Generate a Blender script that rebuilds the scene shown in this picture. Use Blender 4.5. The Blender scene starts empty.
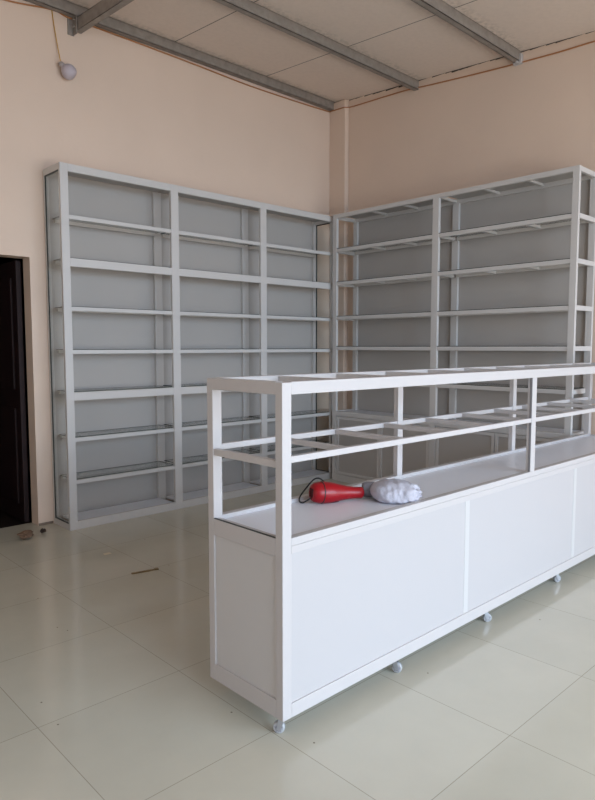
import bpy, bmesh, math, random
from mathutils import Vector, Matrix, noise
random.seed(7)
C = bpy.context.scene.collection

# ------------------------------------------------------------------ helpers
def srgb(r, g, b):
    f = lambda c: (c / 255) / 12.92 if c / 255 <= .04045 else ((c / 255 + .055) / 1.055) ** 2.4
    return (f(r), f(g), f(b), 1)

def link(o, parent=None):
    C.objects.link(o)
    if parent is not None:
        o.parent = parent
    return o

class MB:
    """collects shapes, then becomes ONE mesh object"""
    def __init__(self):
        self.bm = bmesh.new()
    def box(self, a, b, mi=0, rot=None, org=None):
        lo = [min(a[i], b[i]) for i in range(3)]; hi = [max(a[i], b[i]) for i in range(3)]
        vs = []
        for x in (lo[0], hi[0]):
            for y in (lo[1], hi[1]):
                for z in (lo[2], hi[2]):
                    p = Vector((x, y, z))
                    if rot is not None:
                        p = rot @ (p - org) + org
                    vs.append(self.bm.verts.new(p))
        for f in ((0, 1, 3, 2), (4, 6, 7, 5), (0, 4, 5, 1), (2, 3, 7, 6), (0, 2, 6, 4), (1, 5, 7, 3)):
            fc = self.bm.faces.new([vs[i] for i in f]); fc.material_index = mi
        return self
    def prism(self, pts, mi=0):
        """pts: two equal loops of 3D points"""
        a = [self.bm.verts.new(p) for p in pts[0]]; b = [self.bm.verts.new(p) for p in pts[1]]
        n = len(a)
        self.bm.faces.new(a[::-1]).material_index = mi
        self.bm.faces.new(b).material_index = mi
        for i in range(n):
            self.bm.faces.new((a[i], a[(i + 1) % n], b[(i + 1) % n], b[i])).material_index = mi
        return self
    def lathe(self, prof, M=Matrix.Identity(4), n=24, mi=0, sx=1, sy=1):
        """profile [(r, z)] spun about local z, closed with caps"""
        rings = []
        for r, z in prof:
            rings.append([self.bm.verts.new(M @ Vector((sx * r * math.cos(2 * math.pi * k / n), sy * r * math.sin(2 * math.pi * k / n), z))) for k in range(n)])
        for A, B in zip(rings, rings[1:]):
            for k in range(n):
                f = self.bm.faces.new((A[k], A[(k + 1) % n], B[(k + 1) % n], B[k])); f.smooth = True; f.material_index = mi
        self.bm.faces.new(rings[0][::-1]).material_index = mi
        self.bm.faces.new(rings[-1]).material_index = mi
        return self
    def tube(self, pts, r, n=8, mi=0):
        pts = [Vector(p) for p in pts]; rings = []
        up = Vector((0, 0, 1))
        for i, p in enumerate(pts):
            t = (pts[min(i + 1, len(pts) - 1)] - pts[max(i - 1, 0)]).normalized()
            a = t.cross(up)
            if a.length < .05:
                a = t.cross(Vector((0, 1, 0)))
            a.normalize(); b = t.cross(a).normalized()
            rings.append([self.bm.verts.new(p + r * (a * math.cos(2 * math.pi * k / n) + b * math.sin(2 * math.pi * k / n))) for k in range(n)])
        for A, B in zip(rings, rings[1:]):
            for k in range(n):
                f = self.bm.faces.new((A[k], A[(k + 1) % n], B[(k + 1) % n], B[k])); f.smooth = True; f.material_index = mi
        self.bm.faces.new(rings[0][::-1]); self.bm.faces.new(rings[-1])
        return self
    def build(self, name, mats, parent=None, bevel=0):
        bmesh.ops.recalc_face_normals(self.bm, faces=self.bm.faces[:])
        me = bpy.data.meshes.new(name); self.bm.to_mesh(me); self.bm.free()
        for m in (mats if isinstance(mats, (list, tuple)) else [mats]):
            me.materials.append(m)
        o = bpy.data.objects.new(name, me); link(o, parent)
        if bevel:
            md = o.modifiers.new('bevel', 'BEVEL'); md.width = bevel; md.segments = 2; md.limit_method = 'ANGLE'
        return o

def bx(name, mat, a, b, parent=None, bevel=0, mi=0):
    return MB().box(a, b).build(name, mat, parent, bevel)

def tag(o, label, cat, group=None, kind=None):
    if label: o['label'] = label
    if cat: o['category'] = cat
    if group: o['group'] = group
    if kind: o['kind'] = kind
    return o

def thing(name, label, cat, loc, group=None):
    o = bpy.data.objects.new(name, None); o.empty_display_size = .1
    C.objects.link(o); o.location = loc
    return tag(o, label, cat, group)

def struct(o):
    o['kind'] = 'structure'; return o

def smooth_path(pts, n=8):
    out = []; P = [Vector(p) for p in pts]
    for i in range(len(P) - 1):
        p0 = P[max(i - 1, 0)]; p1 = P[i]; p2 = P[i + 1]; p3 = P[min(i + 2, len(P) - 1)]
        for k in range(n):
            t = k / n
            out.append(.5 * ((2 * p1) + (p2 - p0) * t + (2 * p0 - 5 * p1 + 4 * p2 - p3) * t * t + (3 * p1 - p0 - 3 * p2 + p3) * t ** 3))
    out.append(P[-1]); return out

# ------------------------------------------------------------------ materials
def mat(name, col, rough=.5, metal=0, spec=.5, noise_amt=0, noise_scale=4, bump=0, bump_scale=60, coat=0, col2=None):
    m = bpy.data.materials.new(name); m.use_nodes = True
    nt = m.node_tree; b = nt.nodes['Principled BSDF']
    b.inputs['Base Color'].default_value = col; b.inputs['Roughness'].default_value = rough
    b.inputs['Metallic'].default_value = metal; b.inputs['Specular IOR Level'].default_value = spec
    b.inputs['Coat Weight'].default_value = coat
    tc = nt.nodes.new('ShaderNodeTexCoord')
    if noise_amt:
        n = nt.nodes.new('ShaderNodeTexNoise'); n.inputs['Scale'].default_value = noise_scale; n.inputs['Detail'].default_value = 6
        nt.links.new(tc.outputs['Object'], n.inputs['Vector'])
        mr = nt.nodes.new('ShaderNodeMapRange'); mr.inputs['From Min'].default_value = .3; mr.inputs['From Max'].default_value = .7
        nt.links.new(n.outputs['Fac'], mr.inputs['Value'])
        mx = nt.nodes.new('ShaderNodeMix'); mx.data_type = 'RGBA'
        c2 = col2 or tuple(c * (1 - noise_amt) for c in col[:3]) + (1,)
        mx.inputs['A'].default_value = c2; mx.inputs['B'].default_value = col
        nt.links.new(mr.outputs['Result'], mx.inputs['Factor']); nt.links.new(mx.outputs['Result'], b.inputs['Base Color'])
    if bump:
        n2 = nt.nodes.new('ShaderNodeTexNoise'); n2.inputs['Scale'].default_value = bump_scale; n2.inputs['Detail'].default_value = 4
        nt.links.new(tc.outputs['Object'], n2.inputs['Vector'])
        bp = nt.nodes.new('ShaderNodeBump'); bp.inputs['Strength'].default_value = bump; bp.inputs['Distance'].default_value = .01
        nt.links.new(n2.outputs['Fac'], bp.inputs['Height']); nt.links.new(bp.outputs['Normal'], b.inputs['Normal'])
    return m

M_WALL = mat('beige_wall_paint', srgb(224, 202, 185), .85, spec=.2, noise_amt=.05, noise_scale=1.6, bump=.12, bump_scale=25)
M_FRAME = mat('white_aluminium', srgb(185, 181, 181), .38, spec=.4)
M_RACKF = mat('white_rack_aluminium', srgb(199, 196, 194), .4, spec=.4)
M_PANEL = mat('grey_back_panel', srgb(175, 170, 166), .55, spec=.3, noise_amt=.03, noise_scale=2)
M_WPANEL = mat('white_counter_panel', srgb(179, 176, 177), .4, spec=.35)
M_EPANEL = mat('counter_end_panel', srgb(192, 190, 190), .4, spec=.35, noise_amt=.03, noise_scale=3)
M_DECK = mat('pale_grey_deck_board', srgb(224, 226, 234), .3, spec=.4)
M_SEAM = mat('panel_joint_strip', srgb(190, 189, 189), .35)
M_GASKET = mat('dark_glass_gasket', srgb(45, 52, 50), .5)
M_GREYSTRIP = mat('grey_post_strip', srgb(126, 124, 128), .6)
M_GEDGE = mat('green_glass_edge', srgb(52, 66, 62), .2)
M_STEEL = mat('galvanised_steel', srgb(158, 150, 143), .55, metal=.25, noise_amt=.25, noise_scale=18, bump=.05)
M_RED = mat('red_plastic', srgb(142, 6, 20), .36, spec=.35, coat=.08)
M_BLACK = mat('black_rubber', srgb(22, 22, 25), .5)
M_CLOTH = mat('pale_grey_cloth', srgb(184, 183, 194), .95, spec=.1, noise_amt=.12, noise_scale=30, bump=.5, bump_scale=90)
M_CLOTHD = mat('darker_grey_cloth', srgb(128, 125, 132), .95, spec=.1, noise_amt=.1, noise_scale=30, bump=.4, bump_scale=90)
M_BULB = mat('frosted_bulb_plastic', srgb(186, 176, 184), .35, spec=.4)
M_SOCK = mat('bulb_base_plastic', srgb(160, 150, 148), .45)
M_YEL = mat('yellow_wire', srgb(196, 150, 60), .5)
M_ORANGE = mat('orange_cable', srgb(176, 118, 72), .5)
M_WHEEL = mat('clear_grey_wheel', srgb(168, 170, 174), .25, spec=.5)
M_HUB = mat('grey_wheel_hub', srgb(128, 130, 140), .35)
M_CAST = mat('zinc_caster_fork', srgb(165, 167, 172), .35, metal=.6)
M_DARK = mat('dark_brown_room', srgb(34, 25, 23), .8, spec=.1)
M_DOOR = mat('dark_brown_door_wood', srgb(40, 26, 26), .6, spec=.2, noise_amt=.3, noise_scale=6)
M_BRICK = mat('brown_brick_fragment', srgb(128, 102, 82), .9, noise_amt=.4, noise_scale=30, bump=.5)
M_CLOD = mat('dark_dirt', srgb(62, 48, 40), .95, noise_amt=.4, noise_scale=40, bump=.6)
M_STICK = mat('brown_wood_stick', srgb(140, 122, 92), .85, noise_amt=.4, noise_scale=40)
M_PAPER = mat('off_white_scrap', srgb(215, 205, 180), .8)
M_DIRT = mat('dark_wall_foot_stain', srgb(150, 134, 120), .95, noise_amt=.5, noise_scale=25)

def glass_mat():
    m = bpy.data.materials.new('clear_shelf_glass'); m.use_nodes = True; nt = m.node_tree
    for n in list(nt.nodes): nt.nodes.remove(n)
    out = nt.nodes.new('ShaderNodeOutputMaterial'); mx = nt.nodes.new('ShaderNodeMixShader')
    tr = nt.nodes.new('ShaderNodeBsdfTransparent'); tr.inputs['Color'].default_value = (.95, .97, .965, 1)
    gl = nt.nodes.new('ShaderNodeBsdfGlossy'); gl.inputs['Roughness'].default_value = .03
    lw = nt.nodes.new('ShaderNodeLayerWeight'); lw.inputs['Blend'].default_value = .5
    pwr = nt.nodes.new('ShaderNodeMath'); pwr.operation = 'POWER'; pwr.inputs[1].default_value = 5
    sc = nt.nodes.new('ShaderNodeMath'); sc.operation = 'MULTIPLY_ADD'; sc.inputs[1].default_value = .9; sc.inputs[2].default_value = .04
    nt.links.new(lw.outputs['Facing'], pwr.inputs[0]); nt.links.new(pwr.outputs[0], sc.inputs[0])
    nt.links.new(sc.outputs[0], mx.inputs[0]); nt.links.new(tr.outputs[0], mx.inputs[1]); nt.links.new(gl.outputs[0], mx.inputs[2])
    nt.links.new(mx.outputs[0], out.inputs['Surface'])
    return m
M_GLASS = glass_mat()

def floor_mat():
    m = bpy.data.materials.new('glossy_cream_floor_tiles'); m.use_nodes = True; nt = m.node_tree; L = nt.links.new
    b = nt.nodes['Principled BSDF']; tc = nt.nodes.new('ShaderNodeTexCoord')
    mp = nt.nodes.new('ShaderNodeMapping'); mp.inputs['Location'].default_value = (3.676 - .6 * 20 + .6 * 20, 3.25, 0)
    L(tc.outputs['Object'], mp.inputs['Vector'])
    br = nt.nodes.new('ShaderNodeTexBrick'); br.offset = 0; br.squash = 1
    br.inputs['Scale'].default_value = 1; br.inputs['Brick Width'].default_value = .6; br.inputs['Row Height'].default_value = .6
    br.inputs['Mortar Size'].default_value = .0016; br.inputs['Mortar Smooth'].default_value = .2; br.inputs['Bias'].default_value = 0
    br.inputs['Color1'].default_value = srgb(198, 194, 179); br.inputs['Color2'].default_value = srgb(194, 190, 175)
    br.inputs['Mortar'].default_value = srgb(160, 153, 138)
    L(mp.outputs['Vector'], br.inputs['Vector'])
    # grime clouds and specks
    n = nt.nodes.new('ShaderNodeTexNoise'); n.inputs['Scale'].default_value = 2.2; n.inputs['Detail'].default_value = 7; n.inputs['Roughness'].default_value = .6
    L(tc.outputs['Object'], n.inputs['Vector'])
    mr = nt.nodes.new('ShaderNodeMapRange'); mr.inputs['From Min'].default_value = .3; mr.inputs['From Max'].default_value = .7
    mr.inputs['To Min'].default_value = .93; mr.inputs['To Max'].default_value = 1.02
    L(n.outputs['Fac'], mr.inputs['Value'])
    mu = nt.nodes.new('ShaderNodeMix'); mu.data_type = 'RGBA'; mu.blend_type = 'MULTIPLY'; mu.inputs['Factor'].default_value = 1
    L(br.outputs['Color'], mu.inputs['A']); L(mr.outputs['Result'], mu.inputs['B'])
    vo = nt.nodes.new('ShaderNodeTexVoronoi'); vo.voronoi_dimensions = '2D'; vo.inputs['Scale'].default_value = 1.55
    L(tc.outputs['Object'], vo.inputs['Vector'])
    lt = nt.nodes.new('ShaderNodeMath'); lt.operation = 'LESS_THAN'; lt.inputs[1].default_value = .0058
    L(vo.outputs['Distance'], lt.inputs[0])
    sp = nt.nodes.new('ShaderNodeMix'); sp.data_type = 'RGBA'; sp.inputs['B'].default_value = srgb(112, 104, 90)
    L(lt.outputs[0], sp.inputs['Factor']); L(mu.outputs['Result'], sp.inputs['A'])
    L(sp.outputs['Result'], b.inputs['Base Color'])
    rr = nt.nodes.new('ShaderNodeMapRange'); rr.inputs['To Min'].default_value = .10; rr.inputs['To Max'].default_value = .17
    L(n.outputs['Fac'], rr.inputs['Value']); L(rr.outputs['Result'], b.inputs['Roughness'])
    b.inputs['Specular IOR Level'].default_value = .5
    return m

def ceil_mat():
    m = bpy.data.materials.new('ceiling_sheet'); m.use_nodes = True; nt = m.node_tree; L = nt.links.new
    b = nt.nodes['Principled BSDF']; b.inputs['Roughness'].default_value = .8; b.inputs['Specular IOR Level'].default_value = .2
    tc = nt.nodes.new('ShaderNodeTexCoord'); sx = nt.nodes.new('ShaderNodeSeparateXYZ'); L(tc.outputs['Object'], sx.inputs[0])
    def math_(op, a, bb):
        k = nt.nodes.new('ShaderNodeMath'); k.operation = op
        for i, v in enumerate((a, bb)):
            if isinstance(v, (int, float)): k.inputs[i].default_value = v
            else: L(v, k.inputs[i])
        return k.outputs[0]
    w = math_('FLOORED_MODULO', math_('ADD', sx.outputs['X'], .945 + 1.02 * 20), 1.02)
    seam = math_('LESS_THAN', w, .009)
    n = nt.nodes.new('ShaderNodeTexNoise'); n.inputs['Scale'].default_value = 28; n.inputs['Detail'].default_value = 5
    L(tc.outputs['Object'], n.inputs['Vector'])
    # sooty flecks gather along the purlins (every 1.05 m)
    d = math_('FLOORED_MODULO', math_('ADD', sx.outputs['Y'], 21.0), 1.05)
    d2 = math_('MULTIPLY', math_('SUBTRACT', 1.0, math_('MINIMUM', math_('MULTIPLY', math_('MINIMUM', d, math_('SUBTRACT', 1.05, d)), 6.0), 1.0)), .55)
    thr = nt.nodes.new('ShaderNodeMapRange'); thr.inputs['From Min'].default_value = .42; thr.inputs['From Max'].default_value = .62
    L(n.outputs['Fac'], thr.inputs['Value'])
    f = math_('ADD', math_('MULTIPLY', thr.outputs['Result'], d2), math_('MULTIPLY', thr.outputs['Result'], .05))
    m1 = nt.nodes.new('ShaderNodeMix'); m1.data_type = 'RGBA'; m1.inputs['A'].default_value = srgb(226, 211, 200); m1.inputs['B'].default_value = srgb(146, 138, 130)
    L(f, m1.inputs['Factor'])
    m2 = nt.nodes.new('ShaderNodeMix'); m2.data_type = 'RGBA'; m2.inputs['B'].default_value = srgb(120, 112, 106)
    L(seam, m2.inputs['Factor']); L(m1.outputs['Result'], m2.inputs['A'])
    L(m2.outputs['Result'], b.inputs['Base Color'])
    return m
M_FLOOR = floor_mat(); M_CEIL = ceil_mat()

# ------------------------------------------------------------------ room shell
XL, YF, WX = -8.2, -8.4, .06          # left wall, open shop front, right wall plane
def cz(y): return 3.965 + .066 * y      # lean-to ceiling falls toward the street
T = .2
struct(bx('ground', mat('street_concrete', srgb(150, 145, 138), .9, noise_amt=.1), (-24, -28, -.2), (14, YF - .2, -.05)))
struct(bx('floor', M_FLOOR, (XL - T, YF - .2, -.15), (WX + T, 0.13, 0)))
DX0, DX1, DZ = -4.15, -3.225, 2.045     # doorway
w = MB(); w.box((XL - T, 0, 0), (DX0, .13, 4.2)); w.box((DX1, 0, 0), (WX + T, .13, 4.2)); w.box((DX0, 0, DZ), (DX1, .13, 4.2))
struct(w.build('wall_back', M_WALL))
struct(bx('wall_right', M_WALL, (WX, YF, 0), (WX + T, 0, 4.1)))
struct(bx('wall_left', M_WALL, (XL - T, YF, 0), (XL, 0, 4.1)))
w = MB(); w.box((XL, YF, 3.2), (WX, YF + .15, 3.6)); w.box((XL, YF, 0), (-5.4, YF + .15, 3.2)); w.box((WX - .4, YF, 0), (WX, YF + .15, 3.2))
struct(w.build('wall_front', M_WALL))
c = MB(); c.prism(([(XL - T, .13, cz(.13)), (WX + T, .13, cz(.13)), (WX + T, YF, cz(YF)), (XL - T, YF, cz(YF))],
                   [(XL - T, .13, cz(.13) + .08), (WX + T, .13, cz(.13) + .08), (WX + T, YF, cz(YF) + .08), (XL - T, YF, cz(YF) + .08)]))
struct(c.build('ceiling', M_CEIL))
# corner pilaster on the right wall
struct(bx('trim_1', M_WALL, (0.0, -.225, 0), (WX, 0, cz(-.225) - .002), bevel=.008))
# dirty foot of the wall between doorway and shelf
struct(bx('trim_2', M_DIRT, (DX1 + .002, -.004, 0), (-3.11, 0, .018)))
# dark room behind the doorway
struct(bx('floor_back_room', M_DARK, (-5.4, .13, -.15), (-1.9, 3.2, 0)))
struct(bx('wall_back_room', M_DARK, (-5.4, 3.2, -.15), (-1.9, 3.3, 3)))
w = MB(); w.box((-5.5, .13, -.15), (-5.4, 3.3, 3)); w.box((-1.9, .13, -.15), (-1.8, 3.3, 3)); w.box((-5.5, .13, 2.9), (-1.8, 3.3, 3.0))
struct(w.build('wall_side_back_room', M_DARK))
# dark door leaf swung back into the room behind
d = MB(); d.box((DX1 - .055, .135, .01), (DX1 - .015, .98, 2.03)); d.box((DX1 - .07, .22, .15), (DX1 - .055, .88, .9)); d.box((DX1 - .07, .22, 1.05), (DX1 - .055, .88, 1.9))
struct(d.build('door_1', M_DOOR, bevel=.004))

# steel purlins and rafter under the ceiling (C sections)
def purlin(name, y0, x0, x1, h=.085, wd=.05):
    t = .004; z1 = cz(y0) - .002; z0 = z1 - h
    m = MB()
    m.box((x0, y0 - wd, z0), (x1, y0 - wd + t, z1))                  # web toward the street
    m.box((x0, y0 - wd, z0), (x1, y0, z0 + t)); m.box((x0, y0 - wd, z1 - t), (x1, y0, z1))
    m.box((x0, y0 - t, z0), (x1, y0, z0 + .02)); m.box((x0, y0 - t, z1 - .02), (x1, y0, z1))
    o = m.build(name, M_STEEL)
    return struct(o)
for i, y0 in enumerate((-.012, -1.06, -2.10, -3.15, -4.2, -5.25, -6.3, -7.35)):
    purlin('trim_%d' % (3 + i), y0, XL, WX)
def rafter(name, x, bracket=True):
    h, wd, t = .095, .05, .004
    m = MB()
    def slab(xa, xb, za, zb, ya=-.02, yb=YF + .2):
        top = lambda y: cz(y) - .092
        m.prism(([(xa, ya, top(ya) - za), (xb, ya, top(ya) - za), (xb, ya, top(ya) - zb), (xa, ya, top(ya) - zb)],
                 [(xa, yb, top(yb) - za), (xb, yb, top(yb) - za), (xb, yb, top(yb) - zb), (xa, yb, top(yb) - zb)]))
    slab(x, x + t, 0, h); slab(x, x + wd, 0, t); slab(x, x + wd, h - t, h); slab(x + wd - t, x + wd, 0, .018); slab(x + wd - t, x + wd, h - .018, h)
    # wall bracket with bolts
    z = cz(0) - .092
    m.box((x - .012, -.07, z - h - .03), (x - .004, 0, z + .01)); m.box((x - .05, -.008, z - h - .03), (x, 0, z + .0))
    for dz in (.02, .07):
        m.lathe([(.009, 0), (.009, .014)], Matrix.Translation((x - .012, -.04, z - dz)) @ Matrix.Rotation(-math.pi / 2, 4, 'Y'), 6)
    return struct(m.build(name, M_STEEL))
rafter('trim_11', -2.83); rafter('trim_12', -6.4)
# dark uneven crack between the right wall and the ceiling
ck = MB(); yy = -.23
while yy > -6:
    y2 = yy - random.uniform(.05, .16); hh = random.uniform(.002, .013) if yy > -2.2 else random.uniform(.001, .008)
    ck.box((WX - .0025, y2, cz(yy) - .004 - hh), (WX, yy, cz(yy) + .0)); yy = y2
struct(ck.build('trim_14', mat('dark_crack', srgb(70, 60, 52), .95)))
# cleat where the third purlin meets the right wall
b = MB(); b.box((WX - .035, -2.165, cz(-2.1) - .105), (WX, -2.095, cz(-2.1) - .03)); b.lathe([(.012, 0), (.012, .02)], Matrix.Translation((WX - .04, -2.13, cz(-2.1) - .1)), 6)
struct(b.build('trim_13', M_FRAME))

# ------------------------------------------------------------------ left rack along the back wall
R1 = thing('display_shelf', 'tall white three-bay display shelf with glass shelves, along the wall beside the dark doorway', 'shelf', (-1.666, -.15, 0))
def loc1(p): return (p[0] + 1.666, p[1] + .15, p[2])
def part1(name, m, a, b, parent=R1, bevel=.0015): return bx(name, m, loc1(a), loc1(b), parent, bevel)
X0, X3, Y1, H = -3.107, -.226, -.305, 2.70
xm = [-2.146, -1.19]
pw = .06
posts = [(X0, X0 + pw), (xm[0] - .036, xm[0] + .036), (xm[1] - .036, xm[1] + .036), (X3 - .055, X3)]
bays = [(posts[i][1], posts[i + 1][0]) for i in range(3)]
for a, b in posts:
    part1('post', M_RACKF, (a, Y1, 0), (b, Y1 + .028, H))
    if a == X0: a2, b2 = a, a + .03
    elif b == X3: a2, b2 = b - .045, b
    else: a2, b2 = a, b
    part1('back_post', M_RACKF, (a2, -.036, 0), (b2, -.008, H))
for a, b in bays:
    for z0, z1, nm in ((0, .062, 'bottom_rail'), (.977, 1.038, 'middle_rail'), (1.966, 2.027, 'middle_rail'), (2.645, 2.70, 'top_rail')):
        part1(nm, M_RACKF, (a, Y1 + .001, z0), (b, Y1 + .027, z1))
    part1('back_panel', M_PANEL, (a - .03, -.007, .02), (b + .03, -.003, H - .01))
    part1('bottom_board', M_DECK, (a, Y1 + .028, .04), (b, -.036, .058))
    part1('top_board', M_PANEL, (a - .03, Y1 + .029, 2.682), (b + .03, -.037, 2.694))
    for zr, thin in ((.347, 1), (.667, 1), (1.03, 0), (1.325, 1), (1.643, 1), (2.018, 0), (2.308, 1)):
        th = .030 if thin else .01
        ztop = zr + th
        g = MB(); g.box((a - .012, Y1 + .029, ztop), (b + .012, -.038, ztop + .005))
        for f in g.bm.faces:
            if abs(f.normal.z) < .5: f.normal_update()
        g.bm.normal_update()
        for f in g.bm.faces:
            if abs(f.normal.z) < .5: f.material_index = 1
        sh = g.build('glass_shelf', [M_GLASS, M_GEDGE], R1)
        sh.location = (1.666, .15, 0)
        def sub(n, p, q):
            o = bx(n, M_RACKF, p, q, sh, .001); return o
        if thin: sub('shelf_front_rail', (a, Y1 + .006, zr), (b, Y1 + .026, ztop))
        sub('shelf_back_rail', (a, -.06, ztop - .026), (b, -.037, ztop))
for x, s in ((X0, 1), (X3, -1)):
    g = MB(); g.box((x + s * .004, Y1 + .03, .05), (x + s * .009, -.037, H - .05))
    g.bm.normal_update()
    for f in g.bm.faces:
        if abs(f.normal.x) < .5: f.material_index = 1
    gp = g.build('side_glass', [M_GLASS, M_GEDGE], R1); gp.location = (1.666, .15, 0)
    part1('side_rail', M_RACKF, (x, Y1 + .028, 0), (x + s * .03, -.036, .05))
    part1('side_rail', M_RACKF, (x, Y1 + .028, H - .05), (x + s * .03, -.036, H))
    k = MB()
    k.box((x - s * .001, -.043, .05), (x + s * .006, -.036, H - .05)); k.box((x - s * .001, Y1 + .028, .048), (x + s * .006, -.036, .056)); k.box((x - s * .001, Y1 + .028, H - .056), (x + s * .006, -.036, H - .048))
    o = k.build('glass_gasket', M_GASKET, R1); o.location = (1.666, .15, 0)

# ------------------------------------------------------------------ right rack along the right wall
OY = -1.595
R2 = thing('display_shelf', 'tall white two-bay open display shelf with closed base cabinets, behind the counter at right', 'shelf', (-.15, OY, 0))
def loc2(p): return (p[0] + .15, p[1] - OY, p[2])
def part2(name, m, a, b, parent=R2, bevel=.0015): return bx(name, m, loc2(a), loc2(b), parent, bevel)
XF = -.316; YL, YM, YR = -.357, -1.587, -2.832
p2 = [(YL - .05, YL), (YM - .032, YM + .032), (YR, YR + .05)]
bay2 = [(p2[1][1], p2[0][0]), (p2[2][1], p2[1][0])]
for a, b in p2:
    part2('post', M_RACKF, (XF, a, 0), (XF + .03, b, H)); part2('back_post', M_RACKF, (-.007, a, 0), (.021, b, H))
LV = (1.018, 1.345, 1.65, 1.995, 2.325)
for a, b in bay2:
    part2('top_rail', M_RACKF, (XF, a, 2.662), (XF + .028, b, 2.70)); part2('back_top_rail', M_RACKF, (-.005, a, 2.662), (.019, b, 2.70))
    part2('back_panel', M_PANEL, (.021, a - .03, .02), (.025, b + .03, H - .01))
    part2('bottom_rail', M_RACKF, (XF, a, 0), (XF + .028, b, .068)); part2('cabinet_top_rail', M_RACKF, (XF, a, .672), (XF + .028, b, .72))
    part2('cabinet_top_board', M_DECK, (XF + .028, a, .70), (-.007, b, .715)); part2('cabinet_floor', M_PANEL, (XF + .03, a, .05), (-.007, b, .065))
    n = 3
    part2('top_board', M_PANEL, (XF + .028, a, 2.6955), (-.007, b, 2.6995))
    for k in range(1, n):
        yy = a + (b - a) * k / n
        part2('top_cross_bar', M_RACKF, (XF + .028, yy - .012, 2.675), (-.005, yy + .012, 2.695))
    for z in LV:
        g = MB(); g.box((XF + .004, a - .01, z + .034), (-.009, b + .01, z + .039)); g.bm.normal_update()
        for f in g.bm.faces:
            if abs(f.normal.z) < .5: f.material_index = 1
        sh = g.build('glass_shelf', [M_GLASS, M_GEDGE], R2); sh.location = (.15, -OY, 0)
        bx('shelf_front_rail', M_RACKF, (XF + .003, a, z), (XF + .026, b, z + .034), sh, .001)
        bx('shelf_back_rail', M_RACKF, (-.031, a, z + .006), (-.008, b, z + .034), sh, .001)
        for k in range(1, n):
            yy = a + (b - a) * k / n
            bx('shelf_cross_bar', M_RACKF, (XF + .026, yy - .012, z + .010), (-.031, yy + .012, z + .032), sh, .001)
    # two framed doors per bay
    mid = (a + b) / 2
    for u0, u1 in ((a + .004, mid - .002), (mid + .002, b - .004)):
        dr = part2('cabinet_door', M_PANEL, (XF + .012, u0 + .02, .09), (XF + .018, u1 - .02, .65), R2, 0)
        def fr(p, q):
            return bx('door_frame', M_RACKF, loc2(p), loc2(q), dr, .001)
        fm = MB()
        for p, q in (((XF + .004, u0, .072), (XF + .024, u0 + .028, .668)), ((XF + .004, u1 - .028, .072), (XF + .024, u1, .668)),
                     ((XF + .004, u0 + .028, .072), (XF + .024, u1 - .028, .1)), ((XF + .004, u0 + .028, .64), (XF + .024, u1 - .028, .668))):
            fm.box(loc2(p), loc2(q))
        fm.build('door_frame', M_RACKF, dr, .001)
for y, s in ((YL, -1), (YR, 1)):
    for z in LV + (2.662,):
        part2('side_rail', M_RACKF, (XF + .03, y, z), (-.007, y + s * .025, z + .036))
    part2('side_rail', M_RACKF, (XF + .03, y, .672), (-.007, y + s * .028, .72)); part2('side_rail', M_RACKF, (XF + .03, y, 0), (-.007, y + s * .028, .068))
    part2('cabinet_side', M_PANEL, (XF + .03, y + s * .008, .068), (-.007, y + s * .014, .672))
for z in (2.662,) + LV:
    part2('cross_bar', M_RACKF, (XF + .03, YM - .014, z + .008), (-.007, YM + .014, z + .032))

# ------------------------------------------------------------------ counter
KX, KX1, KY, KY1 = -3.695, -.215, -3.333, -2.905
Z0, ZT = .079, 1.26
K = thing('display_counter', 'long white display counter on casters with open upper frame and solid panelled base', 'counter', ((KX + KX1) / 2, (KY + KY1) / 2, 0))
ko = Vector(((KX + KX1) / 2, (KY + KY1) / 2, 0))
def lk(p): return tuple(Vector(p) - ko)
def partk(name, m, a, b, parent=K, bevel=.0018): return bx(name, m, lk(a), lk(b), parent, bevel)
s = .042; e = .036
for xa in (KX, KX1 - s):
    partk('corner_post', M_FRAME, (xa, KY, Z0), (xa + s, KY + e, ZT - .002)); partk('corner_post', M_FRAME, (xa, KY1 - e, Z0), (xa + s, KY1, ZT - .002))
XMID = (KX + KX1) / 2
partk('front_post', M_FRAME, (-1.939, KY + .002, .72), (-1.893, KY + .03, 1.216))
partk('post_side_strip', M_GREYSTRIP, (-1.941, KY + .004, .722), (-1.939, KY + .016, 1.216), bevel=0)  # thin darker grey strip along the left side face of the post
for k in (1, 2):
    xb = KX + (KX1 - KX) * k / 3
    partk('back_post', M_FRAME, (xb - .02, KY1 - .03, .72), (xb + .02, KY1 - .002, 1.216))
# upper frame, mitred at the corners
def mitre(y0, y1, z0, z1, x0, x1, horiz=True): pass
partk('top_rail', M_FRAME, (KX + s - .001, KY - .0005, 1.216), (KX1 - s + .001, KY + .034, ZT)); partk('top_rail', M_FRAME, (KX + s - .001, KY1 - .034, 1.216), (KX1 - s + .001, KY1 + .0005, ZT))
for xa in (KX, KX1 - s):
    partk('top_end_rail', M_FRAME, (xa, KY + e - .001, 1.216), (xa + .034, KY1 - e + .001, ZT))
NB = 10
for k in range(1, NB):
    xb = KX + (KX1 - KX) * k / NB
    partk('top_cross_bar', M_FRAME, (xb - .013, KY + .034, 1.234), (xb + .013, KY1 - .034, 1.257))
# middle frame
partk('middle_rail', M_FRAME, (KX + s, KY + .004, .982), (KX1 - s, KY + .026, 1.005)); partk('middle_rail', M_FRAME, (KX + s, KY1 - .026, .982), (KX1 - s, KY1 - .004, 1.005))
for xa in (KX + .003, KX1 - .028):
    partk('middle_end_rail', M_FRAME, (xa, KY + e, .966), (xa + .025, KY1 - e, .991))
for k in range(1, NB):
    xb = KX + (KX1 - KX) * k / NB
    partk('middle_cross_bar', M_FRAME, (xb - .013, KY + .026, .983), (xb + .013, KY1 - .026, 1.003))
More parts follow.
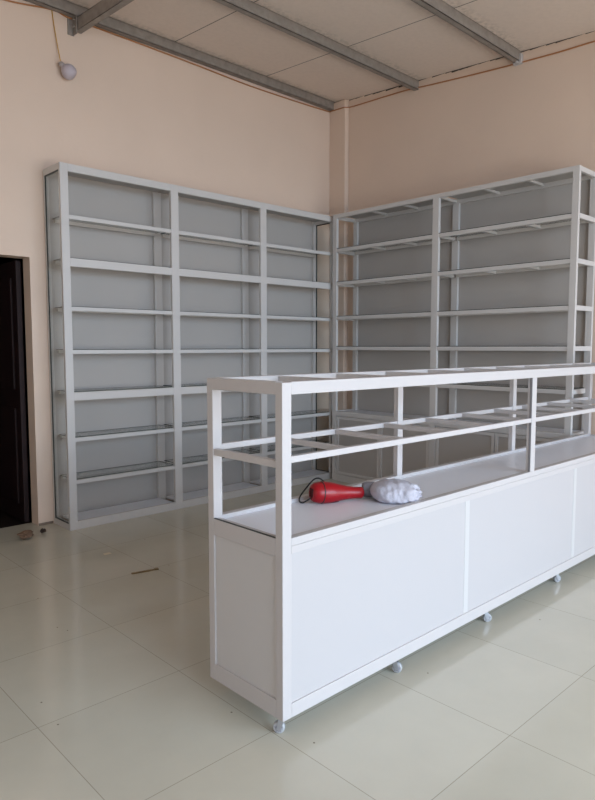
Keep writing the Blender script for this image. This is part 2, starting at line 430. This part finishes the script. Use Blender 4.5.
# deck and its beams
partk('deck', M_DECK, (KX + .03, KY + .03, .695), (KX1 - .03, KY1 - .03, .712))
dm = MB()
for z0, z1, off in ((.667, .6941, 0.0), (.6947, .722, 0.0)):
    dm.box(lk((KX + s, KY + off, z0)), lk((KX1 - s, KY + .032, z1)))
dm.build('deck_rail', M_FRAME, K, .0015)
partk('deck_rail', M_FRAME, (KX + s, KY1 - .032, .667), (KX1 - s, KY1, .728))
for xa in (KX, KX1 - .03):
    partk('deck_end_rail', M_FRAME, (xa, KY + e, .658), (xa + .03, KY1 - e, .722))
partk('deck_edge_gasket', M_GASKET, (KX + .0005, KY + e, .722), (KX + .008, KY1 - e, .7245), bevel=0)
# base
partk('bottom_rail', M_FRAME, (KX + s, KY, Z0), (KX1 - s, KY + .03, .13)); partk('bottom_rail', M_FRAME, (KX + s, KY1 - .03, Z0), (KX1 - s, KY1, .13))
for xa in (KX, KX1 - .03):
    partk('bottom_end_rail', M_FRAME, (xa, KY + e, Z0), (xa + .03, KY1 - e, .145))
nb = 3
for k in range(nb):
    a = KX + s + .0 if k == 0 else KX + (KX1 - KX) * k / nb + .018
    b = KX1 - s if k == nb - 1 else KX + (KX1 - KX) * (k + 1) / nb - .018
    partk('front_panel', M_WPANEL, (a, KY + .006, .125), (b, KY + .011, .67), bevel=0)
    partk('back_panel', M_WPANEL, (a, KY1 - .011, .125), (b, KY1 - .006, .67), bevel=0)
    if k:
        xs = KX + (KX1 - KX) * k / nb
        partk('panel_stile', M_SEAM, (xs - .018, KY + .004, .13), (xs + .018, KY + .03, .667)); partk('panel_stile', M_FRAME, (xs - .018, KY1 - .03, .13), (xs + .018, KY1 - .004, .667))
for xa, s2 in ((KX, 1), (KX1, -1)):
    partk('end_panel', M_EPANEL, (xa + s2 * .006, KY + e - .004, .14), (xa + s2 * .011, KY1 - e + .004, .66), bevel=0)
partk('base_board', M_DECK, (KX + .03, KY + .03, Z0 + .01), (KX1 - .03, KY1 - .03, Z0 + .025))
# casters
def caster(x, y, rz):
    R = .0215
    M0 = Matrix.Translation(lk((x, y, 0))) @ Matrix.Rotation(rz, 4, 'Z')
    def tf(o):
        o.matrix_local = M0; return o
    f = MB(); f.box((-.019, -.019, Z0 - .004), (.019, .019, Z0)); f.lathe([(.012, Z0 - .016), (.014, Z0 - .004)], n=16)
    for sy in (-1, 1):
        y0, y1 = sorted((sy * .0125, sy * .0155))
        f.prism(([(-.012, y0, Z0 - .016), (.012, y0, Z0 - .016), (.022, y0, R - .005), (.008, y0, R - .007)], [(-.012, y1, Z0 - .016), (.012, y1, Z0 - .016), (.022, y1, R - .005), (.008, y1, R - .007)]))
    f.box((-.013, -.0155, Z0 - .02), (.013, .0155, Z0 - .015))
    fo = tf(f.build('caster', M_CAST, K))
    w = MB(); RM = Matrix.Translation((.014, 0, R)) @ Matrix.Rotation(math.pi / 2, 4, 'X')
    w.lathe([(R - .004, -.011), (R, -.008), (R, .008), (R - .004, .011)], RM, 28)
    w.build('wheel', M_WHEEL, fo)
    h = MB(); h.lathe([(.010, -.0135), (.0115, -.012), (.0115, .012), (.010, .0135)], RM, 18)
    for q in range(5):
        h.box((.014 - .0015, -.0128, R + .003), (.014 + .0015, .0128, R + .016), rot=Matrix.Rotation(q * 2 * math.pi / 5, 3, 'Y'), org=Vector((.014, 0, R)))
    h.build('hub', M_HUB, fo)
for k, xk in enumerate((KX + .045, -3.015, -2.285, -1.50, -.78, -.26)):
    caster(xk, KY + .05, 2.2 if k == 0 else -1.35 + .3 * k); caster(max(xk, KX + .34), KY1 - .09, .4 * k)

# ------------------------------------------------------------------ hair dryer and cloth on the deck
DZt = .7125
def axis_matrix(p, q, roll=0):
    z = (Vector(q) - Vector(p)).normalized(); x = Vector((0, 0, 1)).cross(z).normalized(); y = z.cross(x)
    return Matrix(((x.x, y.x, z.x, p[0]), (x.y, y.y, z.y, p[1]), (x.z, y.z, z.z, p[2]), (0, 0, 0, 1)))
P0 = Vector((-3.232, -3.006, DZt + .0485)); P1 = Vector((-3.014, -3.096, DZt + .029))
HD = thing('hair_dryer', 'red hair dryer with a black cord loop lying on the counter deck', 'hair dryer', (P0.x, P0.y, DZt))
def rel(p): return tuple(Vector(p) - Vector((P0.x, P0.y, DZt)))
AM = Matrix.Translation(-Vector((P0.x, P0.y, DZt))) @ axis_matrix(P0, P1)
Ld = (P1 - P0).length
Q = 1.13; lz = Ld / .218
b = MB(); prof = [(.018, -.002), (.030, 0), (.036, .010), (.0395, .026), (.0415, .045), (.041, .060), (.0398, .076), (.0368, .093), (.0330, .11), (.0290, .13), (.0257, .15), (.0234, .17), (.0222, .19), (.0222, Ld - .004), (.0205, Ld)]
b.lathe([(r_ * Q, z_ * lz if z_ < .2 else z_) for r_, z_ in prof], AM, 36)
b.build('body', M_RED, HD)
r = MB(); r.lathe([(.0395 * Q, .040), (.0418 * Q, .0405), (.0421 * Q, .0445), (.0400 * Q, .045)], AM, 36); r.build('seam_ring', M_BLACK, HD)
r = MB(); r.lathe([(.019 * Q, Ld - .006), (.019 * Q, Ld + .0008)], AM, 28); r.build('nozzle_opening', M_BLACK, HD)
r = MB()
for k in range(5):
    zz = -.0035
    r.box((-.016 + k * .0075, -.018, zz), (-.0135 + k * .0075, .018, zz + .004))
for v in r.bm.verts: v.co = AM @ v.co
r.build('rear_grille', M_BLACK, HD)
# dark folded grip tucked under the body
gA = P0 + (P1 - P0) * .32; gp = MB()
gp.lathe([(.010, 0), (.021, .003), (.022, .018), (.018, .024)], Matrix.Translation(rel((gA.x + .012, gA.y - .012, DZt))) @ Matrix.Rotation(math.atan2((P1 - P0).y, (P1 - P0).x), 4, 'Z') , 24, sx=1.5, sy=.9)
gp.build('grip', mat('dark_red_plastic', srgb(70, 14, 24), .4), HD)
HDL = [(309, 496), (305, 498.5), (301.5, 498), (299.3, 495), (302.5, 490), (310.5, 482), (317, 475.5), (321, 474.3), (325, 476.7), (329.5, 481.5), (331, 486)]
# cord loop: rises from the tail, arches over the body
cl = [(-3.231, -3.008, DZt + .030), (-3.246, -2.998, DZt + .018), (-3.263, -2.985, DZt + .0065), (-3.262, -2.962, DZt + .008), (-3.235, -2.938, DZt + .022), (-3.196, -2.938, DZt + .055), (-3.172, -2.950, DZt + .083), (-3.158, -2.962, DZt + .093), (-3.148, -2.975, DZt + .090), (-3.142, -2.992, DZt + .078), (-3.148, -3.012, DZt + .066)]
cd = MB(); cd.tube([rel(p) for p in smooth_path(cl, 6)], .0034, 8); cd.build('cord', M_BLACK, HD)

# crumpled cloth
CLc = Vector((-2.912, -3.193, DZt))
CB = thing('cloth_bundle', 'crumpled pale grey cloth bundle beside the red hair dryer', 'cloth', tuple(CLc))
cb = MB()
ang = math.radians(-43.4)       # long axis points along this heading
ax = Vector((math.cos(ang), math.sin(ang), 0)); ay = Vector((-ax.y, ax.x, 0))
n1, n2 = 72, 48
rings = []
for i in range(n1 + 1):
    t = i / n1; s_ = -1 + 2 * t
    base = max(0, 1 - abs(s_) ** 2.6) ** .5
    if t > .72: base = max(base, .48 * (1 - (t - .72) / .28) + .42 * ((t - .72) / .28))
    ring = []
    for k in range(n2):
        a = 2 * math.pi * k / n2
        ry, rz = .104 * base, .047 * base
        fold = .5 * noise.noise(Vector((s_ * 2.3, math.cos(a) * 1.3, math.sin(a) * 1.3 + 4))) + .45 * noise.noise(Vector((s_ * 5, math.cos(a) * 3.4, math.sin(a) * 3.4)))
        if t > .68: fold += (t - .68) * 1.5 * math.sin(a * 7 + 3 * s_)* .9
        k1 = 1 + (.10 + .22 * t) * fold
        ca_, sa_ = math.cos(a), math.sin(a)
        if sa_ < 0:
            ca_ = math.copysign(abs(ca_) ** .5, ca_); sa_ = -abs(sa_) ** .55
        py = ry * ca_ * k1 - .006; pz = (.040 + rz * sa_ * k1) * (1 - .22 * max(0, t - .55))
        px = s_ * .106 + (.010 * math.sin(a * 5) if t > .9 else 0)
        pz = max(pz, .0015)
        p = ax * px + ay * py + Vector((0, 0, pz))
        ring.append(cb.bm.verts.new(p))
    rings.append(ring)
for A, B in zip(rings, rings[1:]):
    for k in range(n2):
        f = cb.bm.faces.new((A[k], A[(k + 1) % n2], B[(k + 1) % n2], B[k])); f.smooth = True
cb.bm.faces.new(rings[0][::-1]); cb.bm.faces.new(rings[-1])
o = cb.build('folded_cloth', M_CLOTH, CB)
dk = MB(); Mx = Matrix.Translation(-CLc) @ axis_matrix((-2.985, -3.082, DZt + .036), (-2.90, -3.16, DZt + .038))
dk.lathe([(.012, -.008), (.026, -.006), (.031, 0), (.033, .02), (.034, .06), (.03, .1)], Mx, 28)
for v in dk.bm.verts:
    nn = noise.noise(v.co * 40); v.co += Vector((0, 0, .0025 * nn)); v.co.z = max(v.co.z, .0012)
dk.build('rolled_end', M_CLOTHD, CB)['label'] = 'darker grey rolled end'

# ------------------------------------------------------------------ bulb, cables
BU = thing('hanging_bulb', 'round white bulb hanging on a yellow wire against the wall above the left shelf', 'light bulb', (-2.92, -.05, 3.45))
wv = MB(); wv.tube(smooth_path([(-.083, .04, .445), (-.070, .038, .33), (-.05, .03, .18), (-.040, .012, .075), (-.041, .004, .044)], 6), .0035, 6); wv.build('wire', M_YEL, BU)
BM = axis_matrix((-.040, .004, .046), (.040, -.028, -.03))
q = MB(); q.lathe([(.012, -.012), (.019, -.004), (.021, .012), (.022, .026)], BM, 24); q.build('bulb_holder', M_SOCK, BU)
q = MB(); q.lathe([(.022, .022), (.038, .034), (.050, .050), (.056, .070), (.054, .092), (.045, .110), (.029, .121), (.010, .126)], BM, 28); q.build('globe', M_BULB, BU)

ca = MB()
pts = [(-4.6, -.008, 3.80), (-3.9, -.008, 3.815), (-3.375, -.008, 3.83), (-3.0, -.008, 3.885), (-2.88, -.012, 3.868), (-2.62, -.012, 3.868), (-2.175, -.008, 3.866), (-1.67, -.008, 3.858), (-1.1, -.008, 3.845), (-.447, -.008, 3.855), (-.03, -.010, 3.868), (-.008, -.03, 3.87), (-.008, -.2, 3.862), (.02, -.24, 3.862), (.045, -.33, 3.862), (.052, -.92, 3.842), (.052, -1.2, 3.815), (.052, -1.52, 3.785), (.052, -1.96, 3.747), (.052, -2.44, 3.715), (.052, -2.754, 3.704), (.052, -3.4, 3.68), (.052, -4.2, 3.60)]
ca.tube(smooth_path(pts, 5), .0055, 6)
tag(ca.build('cable', M_ORANGE), 'thin orange cable running along the top of both walls under the ceiling', 'cable')

# ------------------------------------------------------------------ rubble on the floor
def lump(name, x, y, dims, m, seed, label, cat, rz=0):
    q = MB(); bmesh.ops.create_icosphere(q.bm, subdivisions=3, radius=1)
    for v in q.bm.verts:
        d = 1 + .45 * noise.noise(v.co * 1.7 + Vector((seed, 0, 0))) + .15 * noise.noise(v.co * 4 + Vector((0, seed, 0)))
        v.co = Vector((v.co.x * dims[0], v.co.y * dims[1], v.co.z * dims[2])) * d
    zmin = min(v.co.z for v in q.bm.verts)
    for v in q.bm.verts: v.co.z -= zmin
    o = q.build(name, m); o.location = (x, y, 0); o.rotation_euler.z = rz
    return tag(o, label, cat)
lump('brick_fragment', -3.425, -.275, (.06, .036, .026), M_BRICK, 3, 'larger brown brick fragment on the floor in front of the doorway', 'rubble', .3)
lump('dirt_clod', -3.275, -.215, (.022, .018, .017), M_CLOD, 9, 'small dark clod on the floor at the foot of the wall beside the shelf', 'rubble')
st = MB(); st.box((-.085, -.010, 0), (.03, .006, .007)); st.box((.02, -.006, 0), (.085, .008, .006)); st.box((.06, -.013, .002), (.082, .012, .009))
o = st.build('wood_stick', M_STICK, bevel=.002); o.location = (-3.152, -1.47, 0); o.rotation_euler.z = math.radians(-14)
tag(o, 'short brown stick lying on the floor tiles left of the counter', 'stick')
pc = MB(); g = 5
vs = [[pc.bm.verts.new(((i - 2) * .012, (j - 2) * .009 + .003 * (i % 2), .003 + .006 * abs(noise.noise(Vector((i, j, 2)))))) for j in range(g)] for i in range(g)]
for i in range(g - 1):
    for j in range(g - 1): pc.bm.faces.new((vs[i][j], vs[i + 1][j], vs[i + 1][j + 1], vs[i][j + 1]))
o = pc.build('paper_scrap', M_PAPER); o.location = (-3.163, -.998, 0)
tag(o, 'tiny off-white scrap on the floor in front of the left shelf', 'scrap')

# ------------------------------------------------------------------ light
W = bpy.data.worlds.new('sky'); bpy.context.scene.world = W; W.use_nodes = True
bg = W.node_tree.nodes['Background']; bg.inputs['Color'].default_value = (.78, .88, 1, 1); bg.inputs['Strength'].default_value = .7
def area(name, loc, rot, sx, sy, power, col):
    l = bpy.data.lights.new(name, 'AREA'); l.shape = 'RECTANGLE'; l.size = sx; l.size_y = sy; l.energy = power; l.color = col
    o = bpy.data.objects.new(name, l); C.objects.link(o); o.location = loc; o.rotation_euler = rot; return o
# overcast daylight entering the open shop front behind the camera
area('street_bounce', (-2.6, YF + .25, .75), (math.radians(138), 0, 0), 5.0, 1.4, 145, (1.0, .945, .87))
# band of sky above the houses across the street, seen through the open front
area('street_sky', (2.0, -20, 8.0), (math.radians(90), 0, 0), 34, 14, 14800, (.58, .775, 1.0))
# added fill lamp, left wall is closed; lifts counter end and right wall
area('side_fill', (XL + .1, -4.6, 1.5), (math.radians(90), 0, math.radians(-90)), 4.5, 2.4, 36, (.9, .95, 1.0))

# ------------------------------------------------------------------ camera
cam = bpy.data.cameras.new('camera'); co = bpy.data.objects.new('camera', cam); C.objects.link(co)
cam.sensor_fit = 'HORIZONTAL'; cam.sensor_width = 36; cam.lens = 36 * 643.95 / 595; cam.clip_start = .05
co.location = (-5.1238, -4.9173, 1.3763)
co.rotation_euler = (math.radians(90 - 4.71), math.radians(.02), math.radians(-43.414))
bpy.context.scene.camera = co
vs_ = bpy.context.scene.view_settings
vs_.view_transform = 'Standard'; vs_.look = 'None'; vs_.exposure = 0; vs_.gamma = 1
